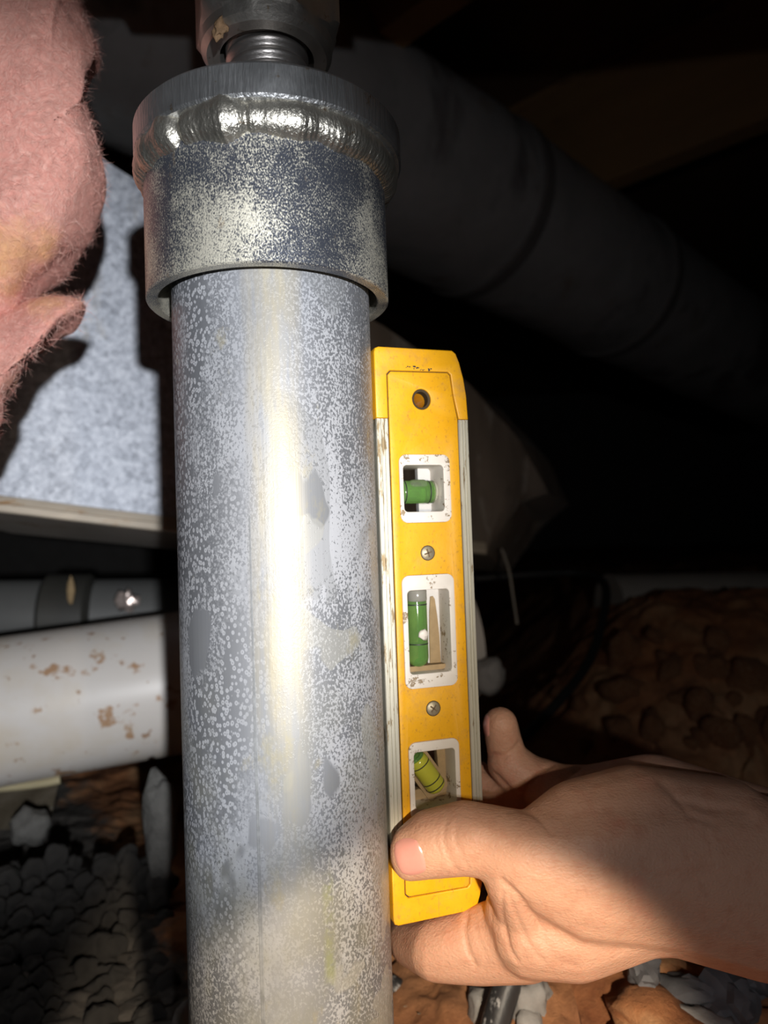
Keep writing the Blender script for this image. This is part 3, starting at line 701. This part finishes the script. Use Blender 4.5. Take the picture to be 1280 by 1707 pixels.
for c, n_, a_ in rnd.choices(vis, wts, k=90000):
    t1 = Vector((rnd.gauss(0, 1), rnd.gauss(0, 1), rnd.gauss(0, 1))); t1 = (t1 - n_*t1.dot(n_)).normalized()
    flow = Vector((noise.noise(c*20), noise.noise(c*20+Vector((5, 5, 5))), noise.noise(c*20+Vector((9, 1, 3)))))*2
    d_ = (t1 + flow - n_*flow.dot(n_) + n_*(rnd.uniform(-.05, .22) if rnd.random() < .90 else rnd.uniform(.4, 1.6))).normalized(); ln = rnd.uniform(.003, .010) * (1.3 if rnd.random() < .1 else 1)
    jit = Vector((rnd.gauss(0, .002), rnd.gauss(0, .002), rnd.gauss(0, .002))); jit -= n_*jit.dot(n_)
    p0 = c + jit - n_*.0012; w_ = d_.cross(Vector((rnd.gauss(0, 1), rnd.gauss(0, 1), rnd.gauss(0, 1)))).normalized()*.00005
    p1 = p0 + d_*ln*.5; p2 = p0 + (d_ + t1*.3 + Vector((0, 0, -.15))).normalized()*ln
    i = len(verts); verts += [tuple(x - pink.location) for x in (p0-w_, p0+w_, p1-w_, p1+w_, p2)]; faces += [(i, i+1, i+3, i+2), (i+2, i+3, i+4)]
fm = D.meshes.new('fibres'); fm.from_pydata(verts, [], faces); o = link('loose_fibres', fm, M['pinkfibre'], pink); o['kind'] = 'stuff'

# ================================================================== RECTANGULAR DUCT
top = [(-260, 330, .57), (100, 250, .60), (165, 262, .61), (250, 316, .63), (450, 440, .68), (640, 545, .74), (780, 640, .79), (868, 735, .82), (912, 822, .84)]
bot = [(-260, 822, .55), (0, 850, .58), (140, 867, .60), (290, 884, .63), (450, 897, .68), (600, 905, .73), (740, 915, .78), (810, 922, .80), (868, 838, .84)]
b = bmesh.new(); NS = 24; cols = []
for t_, b2 in zip(top, bot):
    A, B = at(*t_), at(*b2); back = Vector((.05, .10, -.01)); cols.append((A, B, A+back, B+Vector((.05, .15, -.03))))
loops = [[b.verts.new(p) for p in (c[0], c[0].lerp(c[1], .25), c[0].lerp(c[1], .5), c[0].lerp(c[1], .75), c[1], c[3], c[2])] for c in cols]
for a, c in zip(loops, loops[1:]):
    for k in range(7): b.faces.new((a[k], a[(k+1) % 7], c[(k+1) % 7], c[k]))
b.faces.new(loops[0]); b.faces.new(loops[-1][::-1])
duct = empty('rectangular_duct', at(290, 700, .66)); tag(duct, 'galvanised sheet metal box duct with rusty bottom seam behind the post', 'duct')
bmesh.ops.translate(b, verts=b.verts, vec=-duct.location)
bmesh.ops.subdivide_edges(b, edges=[e for e in b.edges], cuts=3, use_grid_fill=True)
for vv in b.verts: vv.co += Vector((0, -1, 0))*(.003*noise.noise((vv.co)*9) + (.010*noise.noise(Vector((vv.co.x*45, 0, vv.co.z*8))) if vv.co.x > .12 else 0))
o = link('casing', b, M['spangle'], duct, 30)
dl = duct.location
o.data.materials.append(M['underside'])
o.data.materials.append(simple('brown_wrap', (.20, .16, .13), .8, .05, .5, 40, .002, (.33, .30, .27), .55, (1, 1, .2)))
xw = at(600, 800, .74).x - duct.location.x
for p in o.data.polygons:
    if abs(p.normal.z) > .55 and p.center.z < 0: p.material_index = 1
    elif p.center.x > xw: p.material_index = 2
seamp = smoothpath([at(x, y-1, d-.004)-dl for x, y, d in bot[:8]], 6)
b = bmesh.new(); prev = None
for p in seamp:
    cur = [b.verts.new(p+Vector((0, dy, dz))) for dy, dz in ((.003, .011), (-.001, .0105), (-.0025, .006), (-.0022, .0052), (-.004, .0040), (-.0045, -.001), (-.003, -.0022), (.004, -.0015))]
    if prev:
        for k in range(8): b.faces.new((prev[k], prev[(k+1) % 8], cur[(k+1) % 8], cur[k]))
    prev = cur
link('bottom_seam', b, M['rust'], duct, 30)
# ================================================================== ROUND DUCT
cl = [(-260, -230, .62), (200, 10, .725), (600, 245, .93), (1000, 465, 1.32), (1420, 680, 2.1)]
A, B = at(*cl[1]), at(*cl[3]); ax = (B-A).normalized(); P0 = A - ax*.48; Lr = 2.2; rr_ = .127
rd = empty('round_duct', P0+ax*.9); tag(rd, 'large dusty grey round duct running diagonally across the back', 'duct')
pts = [P0 + ax*(Lr*i/120) - rd.location for i in range(121)]
b = tube(pts, rr_, 56)
for vv in b.verts:
    q = vv.co + rd.location; vv.co += (vv.co - (ax*vv.co.dot(ax))).normalized()*(.004*noise.noise(q*9) + .0016*noise.noise(q*34))
link('shell', b, M['round'], rd, 40)
for s_ in (.33, .62, 1.02, 1.4):
    c = P0 + ax*s_ - rd.location; link('joint_band', tube([c-ax*.012, c-ax*.010, c+ax*.010, c+ax*.012], 0, 56, rr=[rr_+.001, rr_+.0045, rr_+.0045, rr_+.001]), M['seam'], rd, 40)

# ================================================================== DRAIN PIPES
def pipe_obj(name, pts, r, mat, label, cat='pipe', n=56, wall=.006):
    e = empty(name, pts[0]); tag(e, label, cat); b = tube([p-e.location for p in pts], r, n); link('barrel', b, mat, e, 40); return e
PA, PB = at(-250, 1225, .565), at(275, 1140, .625); dd = (PB-PA).normalized()
e = pipe_obj('drain_pipe', [PA + dd*(.50*i/20) for i in range(21)], .0585, M['pvc'], 'wide white plastic drain pipe with mud spots, below the box duct')
GA, GB = at(-250, 1036, .78), at(290, 1026, .84); dg = (GB-GA).normalized()
e = pipe_obj('grey_pipe', [GA + dg*(.5*i/16) for i in range(17)], .042, M['iron'], 'grey pipe with black coupling in the gap under the duct')
c0 = at(75, 1031, .80); 
link('coupling', tube([c0+dg*k-e.location for k in (0, .004, .046, .05)], 0, 48, rr=[.043, .048, .048, .043]), M['coupling'], e, 40)
bb = rock(.0085, 11, 3, (1, .6, 1.3), .9); o = link('clamp_screw', bb, M['bright'], e, 180); o.location = at(213, 1002, .73)-e.location
WA, WB = at(1015, 1010, .98), at(1420, 1000, 1.05); dw = (WB-WA).normalized()
pipe_obj('pale_pipe', [WA + dw*(.75*i/10) for i in range(11)], .042, M['pipewhite'], 'pale pipe half buried behind the orange clay heap')
o = tag(link('rust_flake', rock(.010, 21, 2, (.35, .3, 1.5), .4), M['tan'], smooth=180), 'small tan rusty strip hanging in front of the grey pipe', 'strip'); o.location = at(118, 984, .72)

# cables and wires
def cable(name, pts, r, mat, label, cat='cable'):
    sp = smoothpath([at(*p) for p in pts], 10); e = sp[0]; o = link(name, tube([p-e for p in sp], r, 10), mat, smooth=180); o.location = e; tag(o, label, cat); return o
cable('cable', [(800, 1290, .60), (865, 1235, .62), (930, 1170, .66), (985, 1095, .72), (1010, 1000, .80), (1000, 965, .86), (960, 955, .9), (880, 958, .9), (790, 965, .9)], .0045, M['cable'], 'black cable running up the clay heap right of the level')
cable('wire', [(836, 915, .8), (848, 950, .78), (856, 1000, .76), (862, 1040, .74)], .0013, M['pipewhite'], 'thin pale wire dangling below the duct end', 'wire')
b = bmesh.new()
hp = [(868, 1560, .372), (852, 1625, .360), (838, 1665, .355), (822, 1720, .350), (800, 1800, .345)]
sp = smoothpath([at(*p) for p in hp], 10); o = link('hose', tube([p-sp[0] for p in sp], .0068, 20), M['black'], smooth=180); o.location = sp[0]; tag(o, 'scuffed black hose rising from the ground under the hand', 'hose')
sp = smoothpath([at(*p) for p in ((640, 1640, .40), (668, 1655, .40), (690, 1690, .395), (700, 1760, .39))], 10); o = link('hose', tube([p-sp[0] for p in sp], .006, 16), M['black'], smooth=180); o.location = sp[0]; tag(o, 'black hose end curving down right beside the post foot', 'hose')

# ================================================================== STONES AND RUBBLE
def stone(px, py, d, r, seed, mat, label, sq=(1, 1, .8), group=None, sub=3, name='stone', rough=.35, cat='stone', sink=.0):
    o = link(name, rock(r, seed, sub, sq, rough), mat, smooth=30 if mat is M['darkrock'] else 180); o.location = at(px, py, d) if d > .4 else ground(px, py+18, r*.35); tag(o, label, cat, group); o.rotation_euler = (0, 0, seed)
    return o
stone(50, 1377, .56, .0150, 2, M['chunk2'], 'rounded pale grey stone on the brown dirt below the white pipe', (1.05, .9, .9))
stone(268, 1375, .50, .0185, 4, M['chunk2'], 'tall grey slab standing in for a strip of lit gravel beside the post', (.62, .6, 1.9))  # added slab, stands in for gravel caught by the light
stone(812, 1668, .385, .0085, 6, M['grey'], 'pale crumbly stone left of the black hose', (1, 1, 1), rough=.6)
stone(884, 1664, .390, .0105, 8, M['grey'], 'largest pale stone right of the black hose', (.9, 1, 1.2), rough=.6)
stone(884, 1700, .375, .007, 9, M['grey'], 'small pale stone at the picture foot under the hose', rough=.6)
stone(1150, 1648, .39, .0095, 12, M['darkrock'], 'long dark slate chip under the wrist', (1.7, .8, .7), rough=.5)
stone(1215, 1668, .39, .0130, 13, M['darkrock'], 'big dark slate piece at the right picture edge', (1, 1, .9), rough=.6)
stone(1262, 1630, .39, .0095, 17, M['darkrock'], 'dark slate piece directly beneath the wrist edge', (1, 1, .9), rough=.6)
stone(1075, 1612, .39, .0100, 14, M['darkrock'], 'small dark chip beside the cracked clay', (1.3, .8, .8), rough=.6)
stone(1165, 1700, .385, .0110, 15, M['grey'], 'small grey stone at the foot of the slate pieces', (1.3, .9, .7), rough=.5)
stone(315, 1690, .36, .0080, 16, M['grey'], 'grey pebble showing left of the post foot', (1, 1, 1.2))
stone(1092, 1706, .375, .0150, 18, M['clod'], 'domed cracked lump of orange clay at the lower right', (1.4, 1, .7), name='clay_lump', rough=.5, cat='clay lump')
stone(815, 1125, .62, .0140, 19, M['grey'], 'pale stone glimpsed between level and clay heap', (1, 1, 1.1))
stone(935, 1290, .39, .016, 20, M['clod'], 'lump of clay behind the fingers', (1.5, 1, .8), name='clay_lump', cat='clay lump')
rnd = random.Random(5)
protos = [rock(1, 30+i, 3, (1, .9, .85), .34).copy() for i in range(6)]; pm = []
for i, pb in enumerate(protos):
    mm_ = D.meshes.new('rubble_chunk'); pb.to_mesh(mm_)
    for p in mm_.polygons: p.use_smooth = True
    mm_.materials.append(M['chunk']); pm.append(mm_)
k = 0
for row in range(14):
    for c_ in range(11):
        px = -10 + c_*29 + rnd.uniform(-13, 13) + (row % 2)*14; py = 1430 + row*21 + rnd.uniform(-10, 10)
        if px > 290 - (1430-py)*.0: continue
        d = .56 - .0114*row + rnd.uniform(-.006, .006)
        if row == 0 and (px < 70): continue
        o = D.objects.new('rubble_chunk', pm[k % 6]); COL.objects.link(o); o.location = at(px, py+6, d); s = rnd.uniform(.0055, .0105)
        o.scale = (s, s, s); o.rotation_euler = (rnd.uniform(0, 6), rnd.uniform(0, 6), rnd.uniform(0, 6)); k += 1
        tag(o, 'grey crumbling rubble chunk in the dark heap left of the post foot', 'rubble', 'grey rubble chunks left of the post foot')
# clods of clay on the heap
rnd = random.Random(11)
for i in range(46):
    px = rnd.uniform(830, 1290); py = rnd.uniform(1040, 1250)
    if py < 1180-(px-830)*.5 or i == 29: continue
    o = D.objects.new('clay_clod', pm[i % 6].copy()); o.data.materials.clear(); o.data.materials.append(M['clod']); COL.objects.link(o); s = rnd.uniform(.008, .020)
    o.location = ground(px, py, s*.25); o.scale = (s*1.2, s, s*.8); o.rotation_euler = (rnd.uniform(0, 6), rnd.uniform(0, 6), rnd.uniform(0, 6))
    tag(o, 'rusty orange clod lying on the dark clay heap right of the level', 'clod', 'orange clods on the clay heap')
# plastic sheet scrap under the pipe
b = bmesh.new(); G = [[None]*13 for _ in range(7)]
for i in range(7):
    for j in range(13):
        x = -60 + j*13.2; y = 1303 + i*13; 
        p = at(x - i*3, y, .612 - .002*i + .004*math.sin(j*.9+i)); G[i][j] = b.verts.new(p + Vector((0, 0, .003*noise.noise(p*40))))
for i in range(6):
    for j in range(12): b.faces.new((G[i][j], G[i+1][j], G[i+1][j+1], G[i][j+1]))
bmesh.ops.solidify(b, geom=b.faces[:], thickness=.0008)
tag(link('plastic_sheet', b, simple('dusty_dark_sheet', (.16, .13, .09), .4, 0, .3, 20), smooth=60), 'scrap of dusty plastic sheet under the white pipe', 'sheet')
cable('sheet_hem', [(-60, 1318, .585), (20, 1312, .585), (70, 1306, .585), (100, 1300, .585)], .0032, M['film'], 'rolled tan hem of plastic above the grey stone', 'sheet')
# dry root fibres by the hose
def fibres(cx, cy, d, n, ln, lab):
    b = bmesh.new(); r = random.Random(cx); c = at(cx, cy, d)
    for i in range(n):
        p = c + Vector((r.gauss(0, .006), r.gauss(0, .005), r.gauss(0, .002))); dv = Vector((r.gauss(0, 1), r.gauss(0, .7), abs(r.gauss(0, .8)))).normalized()
        tube([p-c, p-c+dv*ln*.4+Vector((r.gauss(0, .001), 0, 0)), p-c+dv*ln*.8+Vector((r.gauss(0, .002), 0, -.002))], .00035, 4, b)
    o = link('root_tuft', b, M['fibre']); o.location = c; tag(o, lab, 'roots', kind='stuff')
fibres(735, 1690, .385, 90, .012, 'tuft of dry root fibres between the post and the black hose')
fibres(1010, 1640, .395, 22, .016, 'fine dry roots on the cracked clay under the wrist')
